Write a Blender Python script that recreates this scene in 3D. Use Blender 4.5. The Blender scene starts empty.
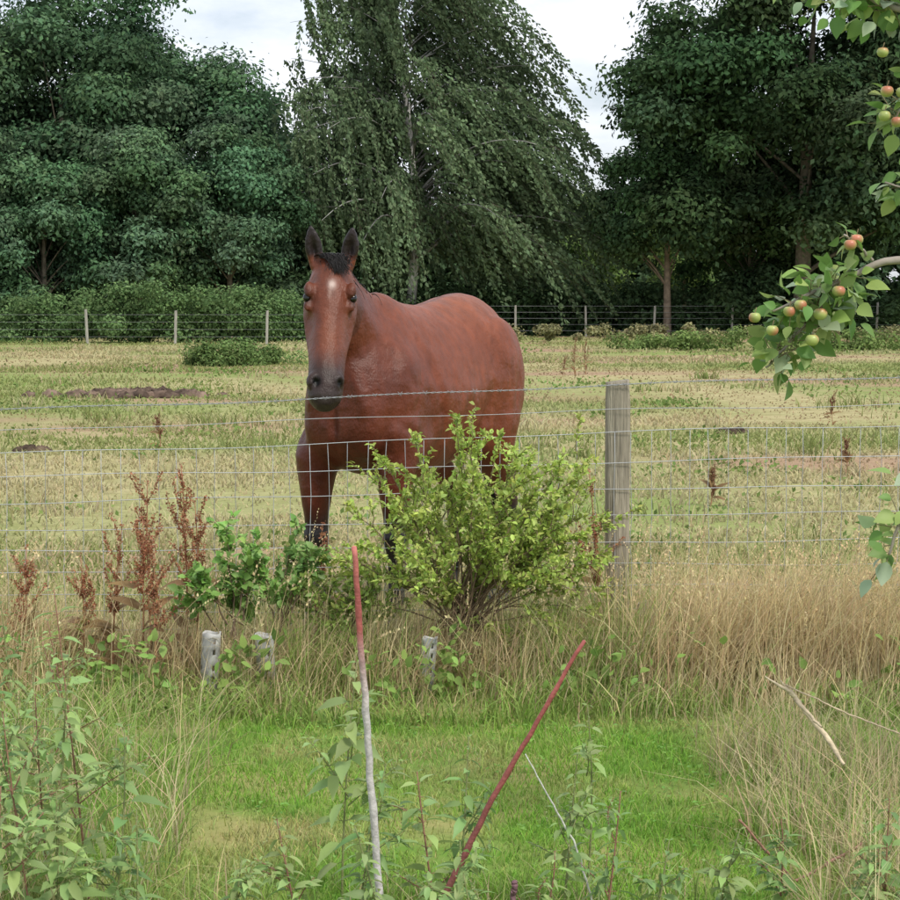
import bpy, math, random
import numpy as np
from mathutils import Vector
R=np.random.default_rng(7)
scene=bpy.context.scene
scene.view_settings.view_transform='Standard'
try: scene.view_settings.look='None'
except Exception: pass
scene.view_settings.exposure=0

# ------------------------------------------------ materials
def attr_mat(name,rough=0.6,transl=0.0,spec=0.3,nscale=0,namt=0.3,bump=0,bscale=200,stretch=(1,1,1),diffuse=False):
    m=bpy.data.materials.new(name); m.use_nodes=True
    nt=m.node_tree; nd=nt.nodes; lk=nt.links
    b=nd['Principled BSDF']; b.inputs['Roughness'].default_value=rough
    b.inputs['Specular IOR Level'].default_value=spec
    at=nd.new('ShaderNodeAttribute'); at.attribute_name='Col'
    c=at.outputs['Color']
    geo=nd.new('ShaderNodeNewGeometry')
    mp=nd.new('ShaderNodeMapping'); mp.inputs['Scale'].default_value=stretch
    lk.new(geo.outputs['Position'],mp.inputs['Vector'])
    if nscale:
        n=nd.new('ShaderNodeTexNoise'); n.inputs['Scale'].default_value=nscale; n.inputs['Detail'].default_value=5
        lk.new(mp.outputs[0],n.inputs['Vector'])
        mr=nd.new('ShaderNodeMapRange'); mr.inputs[1].default_value=0.3; mr.inputs[2].default_value=0.7
        mr.inputs[3].default_value=1-namt; mr.inputs[4].default_value=1+namt
        lk.new(n.outputs['Fac'],mr.inputs[0])
        vm=nd.new('ShaderNodeVectorMath'); vm.operation='SCALE'
        lk.new(c,vm.inputs[0]); lk.new(mr.outputs[0],vm.inputs['Scale']); c=vm.outputs[0]
    surf=b
    if diffuse:
        surf=nd.new('ShaderNodeBsdfDiffuse'); lk.new(c,surf.inputs['Color'])
        lk.new(surf.outputs[0],nd['Material Output'].inputs['Surface'])
    else: lk.new(c,b.inputs['Base Color'])
    if bump:
        n2=nd.new('ShaderNodeTexNoise'); n2.inputs['Scale'].default_value=bscale; n2.inputs['Detail'].default_value=4
        lk.new(mp.outputs[0],n2.inputs['Vector'])
        bp=nd.new('ShaderNodeBump'); bp.inputs['Strength'].default_value=bump; bp.inputs['Distance'].default_value=0.01
        lk.new(n2.outputs['Fac'],bp.inputs['Height']); lk.new(bp.outputs[0],surf.inputs['Normal'])
    if transl>0:
        t=nd.new('ShaderNodeBsdfTranslucent'); lk.new(c,t.inputs['Color'])
        mx=nd.new('ShaderNodeMixShader'); mx.inputs[0].default_value=transl
        lk.new(surf.outputs[0],mx.inputs[1]); lk.new(t.outputs[0],mx.inputs[2])
        lk.new(mx.outputs[0],nd['Material Output'].inputs['Surface'])
    return m
M_leaf=attr_mat('leaf_material',0.5,0.35,0.35)
M_tree=attr_mat('tree_leaf_material',transl=0.3,nscale=0.25,namt=0.2,diffuse=True)
M_grass=attr_mat('grass_blade_material',transl=0.3,diffuse=True)
M_bark=attr_mat('bark_material',0.85,0,0.2,nscale=6,namt=0.4,bump=0.6,bscale=20)
M_stem=attr_mat('stem_material',0.6,0,0.3,nscale=60,namt=0.25,bump=0.3,bscale=150)
M_wood=attr_mat('weathered_wood_material',0.85,0,0.2,nscale=14,namt=0.4,bump=0.8,bscale=30,stretch=(5,5,0.35))
M_coat=attr_mat('horse_coat_material',0.40,0,0.30,nscale=26,namt=0.17,bump=0.32,bscale=230,stretch=(1,1,0.3))
# a second, broad bump layer: veins and muscle relief under the coat
_nt=M_coat.node_tree; _b=[x for x in _nt.nodes if x.type=='BUMP'][0]
_n=_nt.nodes.new('ShaderNodeTexNoise'); _n.inputs['Scale'].default_value=11; _n.inputs['Detail'].default_value=3
_g=[x for x in _nt.nodes if x.type=='NEW_GEOMETRY'][0]; _nt.links.new(_g.outputs['Position'],_n.inputs['Vector'])
_b2=_nt.nodes.new('ShaderNodeBump'); _b2.inputs['Strength'].default_value=.55; _b2.inputs['Distance'].default_value=.03
_nt.links.new(_n.outputs['Fac'],_b2.inputs['Height']); _nt.links.new(_b2.outputs[0],_b.inputs['Normal'])
M_hair=attr_mat('horse_hair_material',0.5,0,0.3)
M_eye=attr_mat('eye_material',0.12,0,0.5)
M_wire=attr_mat('galvanised_wire_material',0.45,0,0.5)
M_plastic=attr_mat('tree_guard_material',0.5,0.1,0.3,nscale=25,namt=0.35)
M_fruit=attr_mat('apple_material',0.38,0,0.45,nscale=30,namt=0.2)
M_dung=attr_mat('dung_material',0.9,0,0.1,nscale=9,namt=0.5,bump=1,bscale=14)

# ------------------------------------------------ mesh helpers
def mk(name,V,quads=None,tris=None,col=None,mat=None,smooth=False,parent=None):
    V=np.asarray(V,dtype=np.float32)
    q=np.zeros((0,4),int) if quads is None or len(quads)==0 else np.asarray(quads)
    t=np.zeros((0,3),int) if tris is None or len(tris)==0 else np.asarray(tris)
    me=bpy.data.meshes.new(name)
    me.vertices.add(len(V)); me.vertices.foreach_set('co',V.ravel())
    loops=np.concatenate([q.ravel(),t.ravel()]).astype(np.int32)
    me.loops.add(len(loops)); me.loops.foreach_set('vertex_index',loops)
    tot=np.concatenate([np.full(len(q),4),np.full(len(t),3)]).astype(np.int32)
    st=np.concatenate([[0],np.cumsum(tot)[:-1]]).astype(np.int32)
    me.polygons.add(len(tot)); me.polygons.foreach_set('loop_start',st); me.polygons.foreach_set('loop_total',tot)
    if smooth: me.polygons.foreach_set('use_smooth',np.ones(len(tot),dtype=bool))
    me.update(calc_edges=True)
    if col is not None:
        a=me.color_attributes.new('Col','FLOAT_COLOR','POINT')
        c=np.ones((len(V),4),dtype=np.float32); c[:,:3]=np.clip(col,0,1)
        a.data.foreach_set('color',c.ravel())
    if mat: me.materials.append(mat)
    ob=bpy.data.objects.new(name,me); scene.collection.objects.link(ob)
    if parent: ob.parent=parent
    return ob
def empty(name):
    e=bpy.data.objects.new(name,None); scene.collection.objects.link(e); e.empty_display_size=0.2; return e
class Acc:
    def __init__(s): s.V=[];s.Q=[];s.T=[];s.C=[];s.n=0
    def add(s,V,Q=None,T=None,C=None):
        V=np.asarray(V,float)
        if len(V)==0: return
        s.V.append(V)
        if Q is not None and len(Q): s.Q.append(np.asarray(Q)+s.n)
        if T is not None and len(T): s.T.append(np.asarray(T)+s.n)
        C=np.asarray(C,float)
        if C.ndim==1: C=np.tile(C,(len(V),1))
        s.C.append(C); s.n+=len(V)
    def out(s,name,mat,smooth=False,parent=None):
        return mk(name,np.concatenate(s.V),np.concatenate(s.Q) if s.Q else None,np.concatenate(s.T) if s.T else None,np.concatenate(s.C),mat,smooth,parent)
def norm(a): return a/np.maximum(np.linalg.norm(a,axis=-1,keepdims=True),1e-9)
def tube(acc,pts,rad,col,n=6):
    pts=np.asarray(pts,float); k=len(pts); rad=np.broadcast_to(np.asarray(rad,float),(k,))
    tg=norm(np.gradient(pts,axis=0))
    ref=np.array([0,0,1.]) if abs(tg[:,2]).mean()<0.8 else np.array([1.,0,0])
    u=norm(np.cross(tg,ref)); v=np.cross(tg,u)
    a=np.linspace(0,2*np.pi,n,endpoint=False)
    V=(pts[:,None]+rad[:,None,None]*(u[:,None]*np.cos(a)[None,:,None]+v[:,None]*np.sin(a)[None,:,None])).reshape(-1,3)
    i=np.arange(k-1)[:,None]*n; j=np.arange(n)[None]; j2=(j+1)%n
    Q=np.stack([i+j,i+j2,i+n+j2,i+n+j],-1).reshape(-1,4)
    C=np.asarray(col,float)
    if C.ndim==2 and len(C)==k: C=np.repeat(C,n,axis=0)
    V=np.concatenate([V,pts[-1:]+tg[-1:]*rad[-1]*0.5])
    if C.ndim==2: C=np.concatenate([C,C[-1:]])
    b=(k-1)*n
    T=[[b+q,b+(q+1)%n,k*n] for q in range(n)]
    acc.add(V,Q,T,C)
def bez(a,b,c,k=8):
    t=np.linspace(0,1,k)[:,None]; a,b,c=map(np.asarray,(a,b,c))
    return a*(1-t)**2+2*b*t*(1-t)+c*t*t
DIA=(np.array([[0,0,0],[.42,.3,.08],[1,0,-.05],[.42,-.3,.08]],float),np.array([[0,2,1],[0,3,2]]))
def leaftpl(w,droop=0.15,fold=0.12,ser=0):
    xs=np.array([0,.18,.4,.62,.82,1]); ws=np.array([0,.75,1,.82,.42,0])*w
    if ser: ws=ws*np.array([1,1.1,.92,1.1,.85,1])
    V=[[x,0,-droop*x*x] for x in xs]
    L=[[xs[i]+.0,ws[i],-droop*xs[i]**2+fold*ws[i]/w*.5] for i in range(1,5)]
    Rr=[[v[0],-v[1],v[2]] for v in L]
    V=np.array(V+L+Rr)
    T=[[0,1,6],[0,10,1],[4,5,9],[4,13,5]]
    for i in range(1,4):
        T+= [[i,i+1,6+i],[i,6+i,5+i]]; T+=[[i,9+i,i+1],[i+1,9+i,10+i]]
    return V,np.array(T)
LEAF=leaftpl(.28); NETTLE=leaftpl(.21,.5,.15,1); OVAL=leaftpl(.36,.25,.18); NARROW=leaftpl(.13,.5,.08)
def scatter(acc,tpl,pos,d,nrm,size,col,shade=None):
    T,F=tpl; N=len(pos)
    if N==0: return
    d=norm(d); y=norm(np.cross(nrm,d)); z=np.cross(d,y)
    B=np.stack([d,y,z],1)
    s=np.broadcast_to(np.asarray(size,float),(N,))
    V=pos[:,None]+np.einsum('mk,nkj->nmj',T,B)*s[:,None,None]
    m=len(T)
    FF=(F[None]+np.arange(N)[:,None,None]*m).reshape(-1,3)
    C=np.repeat(np.asarray(col,float),m,axis=0)
    acc.add(V.reshape(-1,3),None,FF,C)
def rv(n): return norm(R.normal(size=(n,3)))
def jit(col,n,amt=.2,hue=.08):
    c=np.tile(np.asarray(col,float),(n,1)) if np.ndim(col)==1 else np.array(col,float)
    return c*(1+R.uniform(-amt,amt,(n,1)))*(1+R.uniform(-hue,hue,(n,3)))
def blades(acc,pos,h,w,ang,lean,c0,c1,levels=(0,.4,.75)):
    N=len(pos); h=np.broadcast_to(h,(N,)); w=np.broadcast_to(w,(N,)); lean=np.broadcast_to(lean,(N,))
    L=np.stack([np.cos(ang),np.sin(ang),np.zeros(N)],1)
    fa=R.uniform(0,2*np.pi,N); S=np.stack([np.cos(fa),np.sin(fa),np.zeros(N)],1)
    vs=[];cs=[]; k=len(levels)
    for s in list(levels)+[1.0]:
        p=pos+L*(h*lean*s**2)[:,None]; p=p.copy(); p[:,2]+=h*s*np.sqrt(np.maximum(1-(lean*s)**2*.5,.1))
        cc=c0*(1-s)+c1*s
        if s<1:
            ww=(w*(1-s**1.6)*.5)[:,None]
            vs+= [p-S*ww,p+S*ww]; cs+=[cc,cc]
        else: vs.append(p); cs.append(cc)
    m=2*k+1
    V=np.stack(vs,1).reshape(-1,3); C=np.stack(cs,1).reshape(-1,3)
    base=(np.arange(N)*m)[:,None,None]
    q=np.array([[2*i,2*i+1,2*i+3,2*i+2] for i in range(k-1)])
    t=np.array([[2*k-2,2*k-1,2*k]])
    acc.add(V,(q[None]+base).reshape(-1,4),(t[None]+base).reshape(-1,3),C)
def vnoise(x,y,s,seed=0):
    rr=np.random.default_rng(seed); g=rr.random((64,64)); x=np.asarray(x)/s+100; y=np.asarray(y)/s+100
    xi=np.floor(x).astype(int); yi=np.floor(y).astype(int); fx=x-xi; fy=y-yi
    fx=fx*fx*(3-2*fx); fy=fy*fy*(3-2*fy)
    a=g[xi%64,yi%64];b=g[(xi+1)%64,yi%64];c=g[xi%64,(yi+1)%64];d=g[(xi+1)%64,(yi+1)%64]
    return (a*(1-fx)+b*fx)*(1-fy)+(c*(1-fx)+d*fx)*fy

# ------------------------------------------------ world + sun
SUN_EL=math.radians(54); SUN_AZ=math.radians(140)
w=bpy.data.worlds.new('World'); scene.world=w; w.use_nodes=True
nt=w.node_tree; nd=nt.nodes; lk=nt.links
bg=nd['Background']; bg.inputs['Strength'].default_value=0.135
sky=nd.new('ShaderNodeTexSky'); sky.sky_type='NISHITA'; sky.sun_disc=False
sky.sun_elevation=SUN_EL; sky.sun_rotation=SUN_AZ; sky.dust_density=2.0
tc=nd.new('ShaderNodeTexCoord')
mp=nd.new('ShaderNodeMapping'); mp.inputs['Scale'].default_value=(1,1,2.6); mp.inputs['Location'].default_value=(.3,.1,.25)
lk.new(tc.outputs['Generated'],mp.inputs['Vector'])
n=nd.new('ShaderNodeTexNoise'); n.inputs['Scale'].default_value=6.5; n.inputs['Detail'].default_value=8; n.inputs['Roughness'].default_value=.55
lk.new(mp.outputs[0],n.inputs['Vector'])
cr=nd.new('ShaderNodeValToRGB'); cr.color_ramp.elements[0].position=.40; cr.color_ramp.elements[1].position=.58
cr.color_ramp.elements[0].color=(.42,.42,.42,1)
lk.new(n.outputs['Fac'],cr.inputs[0])
mx=nd.new('ShaderNodeMixRGB'); lk.new(cr.outputs[0],mx.inputs[0]); lk.new(sky.outputs[0],mx.inputs[1]); mx.inputs[2].default_value=(8.4,8.7,9.3,1)
lk.new(mx.outputs[0],bg.inputs['Color'])
sd=Vector((math.sin(SUN_AZ)*math.cos(SUN_EL),math.cos(SUN_AZ)*math.cos(SUN_EL),math.sin(SUN_EL)))
sl=bpy.data.lights.new('sun','SUN'); sl.energy=2.8; sl.angle=math.radians(10); sl.color=(1,.95,.86)
so=bpy.data.objects.new('sun',sl); scene.collection.objects.link(so); so.rotation_euler=sd.to_track_quat('Z','Y').to_euler()

# ------------------------------------------------ camera
cd=bpy.data.cameras.new('camera'); cam=bpy.data.objects.new('camera',cd); scene.collection.objects.link(cam)
cam.location=(0,0,1.5); cam.rotation_euler=(math.radians(90-4.29),0,0)
cd.sensor_width=36; cd.lens=80; cd.clip_end=3000; cd.clip_start=.05; scene.camera=cam

# ------------------------------------------------ ground
def ground():
    m=bpy.data.materials.new('field_ground_material'); m.use_nodes=True
    nt=m.node_tree; nd=nt.nodes; lk=nt.links; b=nd['Principled BSDF']; b.inputs['Roughness'].default_value=.95; b.inputs['Specular IOR Level'].default_value=.1
    g=nd.new('ShaderNodeNewGeometry')
    def noise(s,det=5,st=(1,1,1)):
        mp=nd.new('ShaderNodeMapping'); mp.inputs['Scale'].default_value=st; lk.new(g.outputs['Position'],mp.inputs[0])
        n=nd.new('ShaderNodeTexNoise'); n.inputs['Scale'].default_value=s; n.inputs['Detail'].default_value=det; lk.new(mp.outputs[0],n.inputs['Vector']); return n.outputs['Fac']
    def ramp(f,p0,p1,c0=(0,0,0,1),c1=(1,1,1,1)):
        r=nd.new('ShaderNodeValToRGB'); r.color_ramp.elements[0].position=p0; r.color_ramp.elements[1].position=p1
        r.color_ramp.elements[0].color=c0; r.color_ramp.elements[1].color=c1; lk.new(f,r.inputs[0]); return r.outputs[0]
    def mix(f,a,bb,mode='MIX'):
        x=nd.new('ShaderNodeMixRGB'); x.blend_type=mode
        for s,v in ((0,f),(1,a),(2,bb)):
            if isinstance(v,(int,float)): x.inputs[s].default_value=v
            elif isinstance(v,tuple): x.inputs[s].default_value=v
            else: lk.new(v,x.inputs[s])
        return x.outputs[0]
    straw=mix(ramp(noise(3.0,8),.35,.68),(.31,.27,.13,1),(.44,.39,.21,1))
    c=mix(ramp(noise(.16,6,(1,.6,1)),.42,.58),straw,(.22,.27,.085,1))
    c=mix(ramp(noise(.13,5,(.6,1.2,1)),.52,.60),c,(.34,.235,.15,1))
    c=mix(.4,c,ramp(noise(14,8),.25,.75,(.5,.5,.5,1),(1.45,1.45,1.45,1)),'MULTIPLY')
    sep=nd.new('ShaderNodeSeparateXYZ'); lk.new(g.outputs['Position'],sep.inputs[0])
    ad=nd.new('ShaderNodeMath'); ad.operation='MULTIPLY_ADD'; lk.new(noise(1.2,4),ad.inputs[0]); ad.inputs[1].default_value=1.2; lk.new(sep.outputs[1],ad.inputs[2])
    mr=nd.new('ShaderNodeMapRange'); mr.inputs[1].default_value=7.5; mr.inputs[2].default_value=8.0; mr.inputs[3].default_value=1; mr.inputs[4].default_value=0; lk.new(ad.outputs[0],mr.inputs[0])
    lawn=mix(ramp(noise(2.2,6),.4,.65),(.12,.23,.035,1),(.30,.28,.11,1))
    c=mix(mr.outputs[0],c,lawn)
    lk.new(c,b.inputs['Base Color'])
    bp=nd.new('ShaderNodeBump'); bp.inputs['Strength'].default_value=.6; bp.inputs['Distance'].default_value=.04; lk.new(noise(9,8),bp.inputs['Height']); lk.new(bp.outputs[0],b.inputs['Normal'])
    xs=np.linspace(-500,500,41); ys=np.concatenate([np.linspace(-40,120,60),np.linspace(140,900,20)])
    X,Y=np.meshgrid(xs,ys); V=np.stack([X,Y,np.zeros_like(X)],-1).reshape(-1,3)
    nx=len(xs); i=np.arange(len(ys)-1)[:,None]*nx; j=np.arange(nx-1)[None]
    Q=np.stack([i+j,i+j+1,i+nx+j+1,i+nx+j],-1).reshape(-1,4)
    mk('ground',V,Q,None,None,m)
ground()

# ------------------------------------------------ grass
def lawn():
    a=Acc(); N=150000
    y=R.uniform(3.6,7.6,N); x=R.uniform(-1,1,N)*(.33*y+.3)
    nz=vnoise(x,y,.35,1)*.6+vnoise(x,y,.12,2)*.4; edge=y+.6*(vnoise(x,y,.8,3)-.5)
    keep=(edge<7.25)&((nz>.28)|(R.random(N)<.35)); x,y,nz=x[keep],y[keep],nz[keep]; N=len(x)
    h=R.uniform(.016,.042,N)*(.5+nz)+ (R.random(N)<.04)*R.uniform(.02,.08,N)
    g=np.array([.25,.45,.075]); s=np.array([.52,.46,.22])
    f=np.clip((vnoise(x,y,.5,4)-.6)*2.4,0,.75)+ (R.random(N)<.14)*.6; f=np.clip(f,0,1)[:,None]
    f=np.maximum(f,(np.clip((.40-nz)*4,0,.6))[:,None])
    c=jit(g*(1-f)+s*f,N,.3,.12)
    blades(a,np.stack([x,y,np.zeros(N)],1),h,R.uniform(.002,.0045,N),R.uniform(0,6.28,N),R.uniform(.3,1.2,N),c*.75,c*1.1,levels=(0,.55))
    # clover and small broad leaves in the lawn
    N=5000; x=R.uniform(-2,2,N); y=R.uniform(4.2,7.1,N); k=vnoise(x,y,.25,71)>.62; x,y=x[k],y[k]; N=len(x)
    scatter(a,DIA,np.stack([x,y,R.uniform(.012,.04,N)],1),rv(N)*np.array([1,1,.3]),rv(N)*.4+np.array([0,0,1.]),R.uniform(.012,.024,N),jit((.20,.36,.09),N,.25))
    a.out('lawn_grass',M_grass)
lawn()
def field_grass():
    a=Acc(); N=230000
    u=R.random(N); y=8.2*(95/8.2)**(u**.85); x=R.uniform(-1,1,N)*(.30*y+1)
    nz=vnoise(x,y,1.3,5)*.45+vnoise(x,y,.4,6)*.25+vnoise(x,y,5,7)*.3
    f2=np.clip((vnoise(x*.6,y,3.6,9)-.56)*6,0,1)
    keep=((nz>.42)|(R.random(N)<.3))&(R.random(N)>f2*.8); x,y,nz,f2=x[keep],y[keep],nz[keep],f2[keep]; N=len(x)
    h=R.uniform(.018,.06,N)*(.4+nz*1.2)*(1+y/80)*(1-.5*f2)+(R.random(N)<.02)*R.uniform(.03,.12,N); wd=.0035+y*.0008
    s=np.array([.50,.45,.26]); g=np.array([.27,.32,.115]); br=np.array([.38,.26,.17])
    f=np.clip((vnoise(x*.6,y,3.5,8)-.36)*2.6+(y>26)*.3,0,.9)[:,None]; f2=(f2*.8)[:,None]
    c=s*(1-f)+g*f; c=c*(1-f2)+br*f2; c=jit(c,N,.17,.06)
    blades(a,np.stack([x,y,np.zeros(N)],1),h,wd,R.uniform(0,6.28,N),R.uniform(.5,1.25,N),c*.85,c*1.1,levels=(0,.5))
    for k in range(240):
        yy=8.6*(80/8.6)**R.random(); xx=R.uniform(-1,1)*(.3*yy+.5); n=int(R.integers(15,50)); rr=R.uniform(.05,.22)*(1+yy/30)
        p=np.stack([xx+R.normal(0,rr,n),yy+R.normal(0,rr,n),np.zeros(n)],1)
        cc=jit(s if R.random()<.5 else g*.9,n,.25); hh=R.uniform(.10,.26)
        blades(a,p,R.uniform(.5,1,n)*hh,.003+yy*.0006,R.uniform(0,6.28,n),R.uniform(.2,.9,n),cc*.8,cc*1.05)
    for k in range(120):
        yy=9*(75/9)**R.random(); xx=R.uniform(-1,1)*(.28*yy+.5); n=int(R.integers(20,70)); rr=R.uniform(.05,.18)*(1+yy/14)
        p=np.stack([xx+R.normal(0,rr,n),yy+R.normal(0,rr,n),np.abs(R.normal(0,.03,n))*(1+yy/40)],1)
        scatter(a,DIA,p,rv(n)+np.array([0,0,.4]),rv(n)+np.array([0,0,1.]),.03+.0015*yy,jit((.19,.27,.085),n,.25))
    a.out('field_grass',M_grass)
field_grass()
def tall_grass():
    a=Acc(); s=np.array([.66,.55,.32]); g=np.array([.27,.37,.10]); d=np.array([.47,.35,.21])
    N=36000
    y=R.normal(7.75,.30,N); y=np.clip(y,7.0,8.9); x=R.uniform(-3.0,3.2,N)
    dens=vnoise(x,y*2,.22,11)*.6+vnoise(x,y,.7,12)*.4+(x>.6)*.15+(x<-.9)*.05
    keep=dens>.33; x,y,dens=x[keep],y[keep],dens[keep]; N=len(x)
    ht=.16+.22*dens+.12*np.clip((x-.4)/.6,0,1)+.05*np.clip(-x-.8,0,1)
    ht*=np.where(y<7.35,.5,1)
    h=R.uniform(.35,1.15,N)*ht*1.25
    r=R.random(N); mixg=np.clip(vnoise(x,y,.5,13)*.9-.30+(y<7.35)*.15-(x>.9)*.2,0,1)
    c=np.where((r<mixg)[:,None],g,np.where((R.random(N)<.18)[:,None],d,s)); c=jit(c,N,.3,.08)
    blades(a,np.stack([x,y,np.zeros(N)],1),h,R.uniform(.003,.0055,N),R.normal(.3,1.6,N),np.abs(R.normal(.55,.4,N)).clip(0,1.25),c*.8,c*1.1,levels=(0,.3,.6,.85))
    N=10000; x=R.uniform(-3,3.2,N); y=R.uniform(6.9,7.7,N); k=vnoise(x,y,.4,15)>.4; x,y=x[k],y[k]; N=len(x)
    c=jit(g*1.05,N,.3)
    blades(a,np.stack([x,y,np.zeros(N)],1),R.uniform(.05,.17,N),R.uniform(.004,.008,N),R.uniform(0,6.28,N),R.uniform(.4,1.2,N),c*.8,c*1.1)
    N=800; x=np.concatenate([R.uniform(.6,3,N//2),R.uniform(-3,3,N-N//2)]); y=R.normal(7.75,.22,N)
    h=R.uniform(.35,.68,N); ang=R.normal(.2,1.4,N); ln=np.abs(R.normal(.35,.28,N)).clip(0,1.1); c=jit(s*1.1,N,.2)
    pos=np.stack([x,y,np.zeros(N)],1)
    blades(a,pos,h,.0035,ang,ln,c*.8,c,levels=(0,.3,.6,.85))
    L=np.stack([np.cos(ang),np.sin(ang),np.zeros(N)],1)
    for q in range(14):
        sft=1-q*.018
        p=pos+L*(h*ln*sft**2)[:,None]; p[:,2]+=h*sft*np.sqrt(np.maximum(1-(ln*sft)**2*.5,.1))
        dd=L*.6+np.array([0,0,1.])+R.normal(0,.45,(N,3))
        scatter(a,DIA,p,dd,rv(N),.014*(.6+q*.05),jit(s*1.0,N,.25))
    # broad weeds mixed through the verge
    for k in range(60):
        xx=R.uniform(-2.2,2.2); yy=R.uniform(7.1,7.9); n=int(R.integers(12,34)); p=np.stack([xx+R.normal(0,.05,n),yy+R.normal(0,.04,n),R.uniform(.03,.30,n)*R.uniform(.4,1)],1)
        scatter(a,LEAF,p,rv(n)+np.array([0,0,.3]),rv(n)+np.array([0,-.3,1.2]),R.uniform(.03,.06,n),jit((.24,.36,.10),n,.3))
    a.out('tall_dry_grass',M_grass)
tall_grass()

# ------------------------------------------------ trees
def tree(name,base,H,cc,rad,nlobes,nleaf,ls,col,seed,trunk_r=.25,lobe=(1.0,1.9),tcol=(.14,.12,.09),low=.12,limbs=14):
    global R
    R=np.random.default_rng(seed)
    e=empty(name); base=np.array(base,float); cc=np.array(cc,float)+base*np.array([1,1,0]); rad=np.array(rad,float)
    dirs=rv(nlobes); dirs[:,2]=np.where(dirs[:,2]<-.8,-dirs[:,2],dirs[:,2])
    rr=R.uniform(.35,1.0,nlobes)**.6
    L=cc+dirs*rad*rr[:,None]*R.uniform(.85,1.1,(nlobes,1)); L[:,2]=np.maximum(L[:,2],low*H)
    lr=R.uniform(lobe[0],lobe[1],nlobes)
    a=Acc(); wts=lr**2; wts/=wts.sum(); idx=R.choice(nlobes,nleaf,p=wts)
    dv=rv(nleaf); flip=(dv[:,2]<-.2)&(R.random(nleaf)<.6); dv[flip,2]*=-1
    r=lr[idx]*(R.random(nleaf)**.4)*(1+.25*np.sin(dv[:,0]*9+idx)*np.sin(dv[:,1]*8+idx*2)*1.2+.18*np.sin(dv[:,2]*11+idx*3))
    r*=np.where(R.random(nleaf)<.07,1.25,1)
    p=L[idx]+dv*r[:,None]*np.array([1.1,1.1,.8])
    p[:,2]=np.maximum(p[:,2],.3)
    nr=norm(dv+np.array([0,0,.6])+R.normal(0,.5,(nleaf,3))); d=norm(np.cross(nr,rv(nleaf))+np.array([0,0,-.25]))
    lc=np.asarray(col)*(1+R.uniform(-.3,.38,(nlobes,1)))*(1+R.uniform(-.08,.08,(nlobes,3)))
    c=jit(lc[idx],nleaf,.25,.07)
    scatter(a,DIA,p,d,nr,ls*R.uniform(.6,1.3,nleaf),c)
    a.out('crown_leaves',M_tree,parent=e)
    b=Acc(); top=cc+np.array([0,0,rad[2]*.55])
    tp=bez(base,np.array([base[0]*.8+top[0]*.2+R.uniform(-.2,.2),base[1],(base[2]+top[2])/2]),top,12)
    tube(b,tp,trunk_r*np.linspace(1.15,.12,12)**.9,tcol,10)
    cand=np.nonzero(L[:,2]>H*.3)[0]
    for i in R.choice(cand,min(len(cand),limbs),replace=False):
        t=int(np.clip((L[i,2]-base[2])/max(top[2],1)*11*.62,2,9)); s=tp[t]
        mid=(s+L[i])/2+np.array([0,0,.5]); tube(b,bez(s,mid,L[i],7),trunk_r*np.linspace(.35,.05,7)*(1-t/16),tcol,6)
    b.out('trunk_and_limbs',M_bark,True,parent=e)
    return e
GB=(.096,.168,.088); DK=(.066,.112,.052)
tree('alder_tree',(-16.2,84,0),15,(0,0,7.8),(5.4,4,6.6),80,86000,.24,GB,21)
tree('alder_tree',(-10.9,88,0),13,(0,0,6.4),(4.4,4,5.6),60,62000,.23,(.10,.172,.096),22)
tree('alder_tree',(-21.5,88,0),15,(0,0,8.4),(4.6,4,6.8),50,42000,.26,(.085,.15,.084),23)
tree('alder_tree',(-13.6,87,0),15,(0,0,8.4),(2.8,2.6,6.8),40,38000,.23,(.088,.155,.086),32)
tree('field_maple_tree',(-12.3,79,0),8,(0,0,4.2),(2.9,2.3,3.7),44,42000,.19,(.118,.20,.105),24,.15,(.55,1.1))
tree('field_maple_tree',(-15.8,78,0),7,(0,0,3.6),(2.6,2.0,3.4),40,38000,.19,(.105,.185,.096),25,.15,(.55,1.1))
tree('field_maple_tree',(-18.9,79,0),8,(0,0,4.0),(2.4,2.0,3.8),36,32000,.19,(.10,.175,.095),33,.15,(.6,1.1))
tree('hawthorn_tree',(-8.8,80,0),8,(0,0,4.0),(3.0,2,3.9),44,40000,.18,(.105,.18,.10),26,.14,(.6,1.0))
tree('hawthorn_tree',(-6.0,86,0),8,(0,0,4.2),(2.6,2,4.2),36,30000,.20,(.08,.135,.072),36,.14,(.6,1.1))
tree('oak_tree',(14.2,81,0),17,(.4,0,9.2),(7.4,4.5,8.2),150,150000,.25,DK,27,.34,(1.0,1.8),low=.17,limbs=8)
tree('oak_tree',(20.5,86,0),17,(0,0,8.6),(5,4.5,7.8),60,50000,.28,(.07,.12,.055),28,.4)
tree('ash_tree',(8.9,82,0),9,(0,0,5.6),(2.9,2.6,3.2),44,36000,.20,(.082,.142,.064),29,.16,(.6,1.1),tcol=(.22,.17,.13),low=.34)
tree('ash_tree',(12.5,84,0),7,(0,0,3.4),(3.2,2.6,3.0),40,26000,.22,(.078,.13,.056),34,.16,(.6,1.1))
tree('hawthorn_tree',(6.2,93,0),6.5,(0,0,3.4),(1.9,2,3.0),28,22000,.20,(.30,.42,.15),30,.12,(.6,1.0))
tree('hawthorn_tree',(11.4,98,0),6.5,(0,0,4.2),(1.9,2,3.0),28,16000,.20,(.28,.40,.15),37,.12,(.6,1.0))
tree('hawthorn_tree',(4.0,92,0),7.5,(0,0,4.2),(1.6,2,3.4),26,20000,.22,(.11,.18,.085),35,.12,(.6,1.0))

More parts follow.
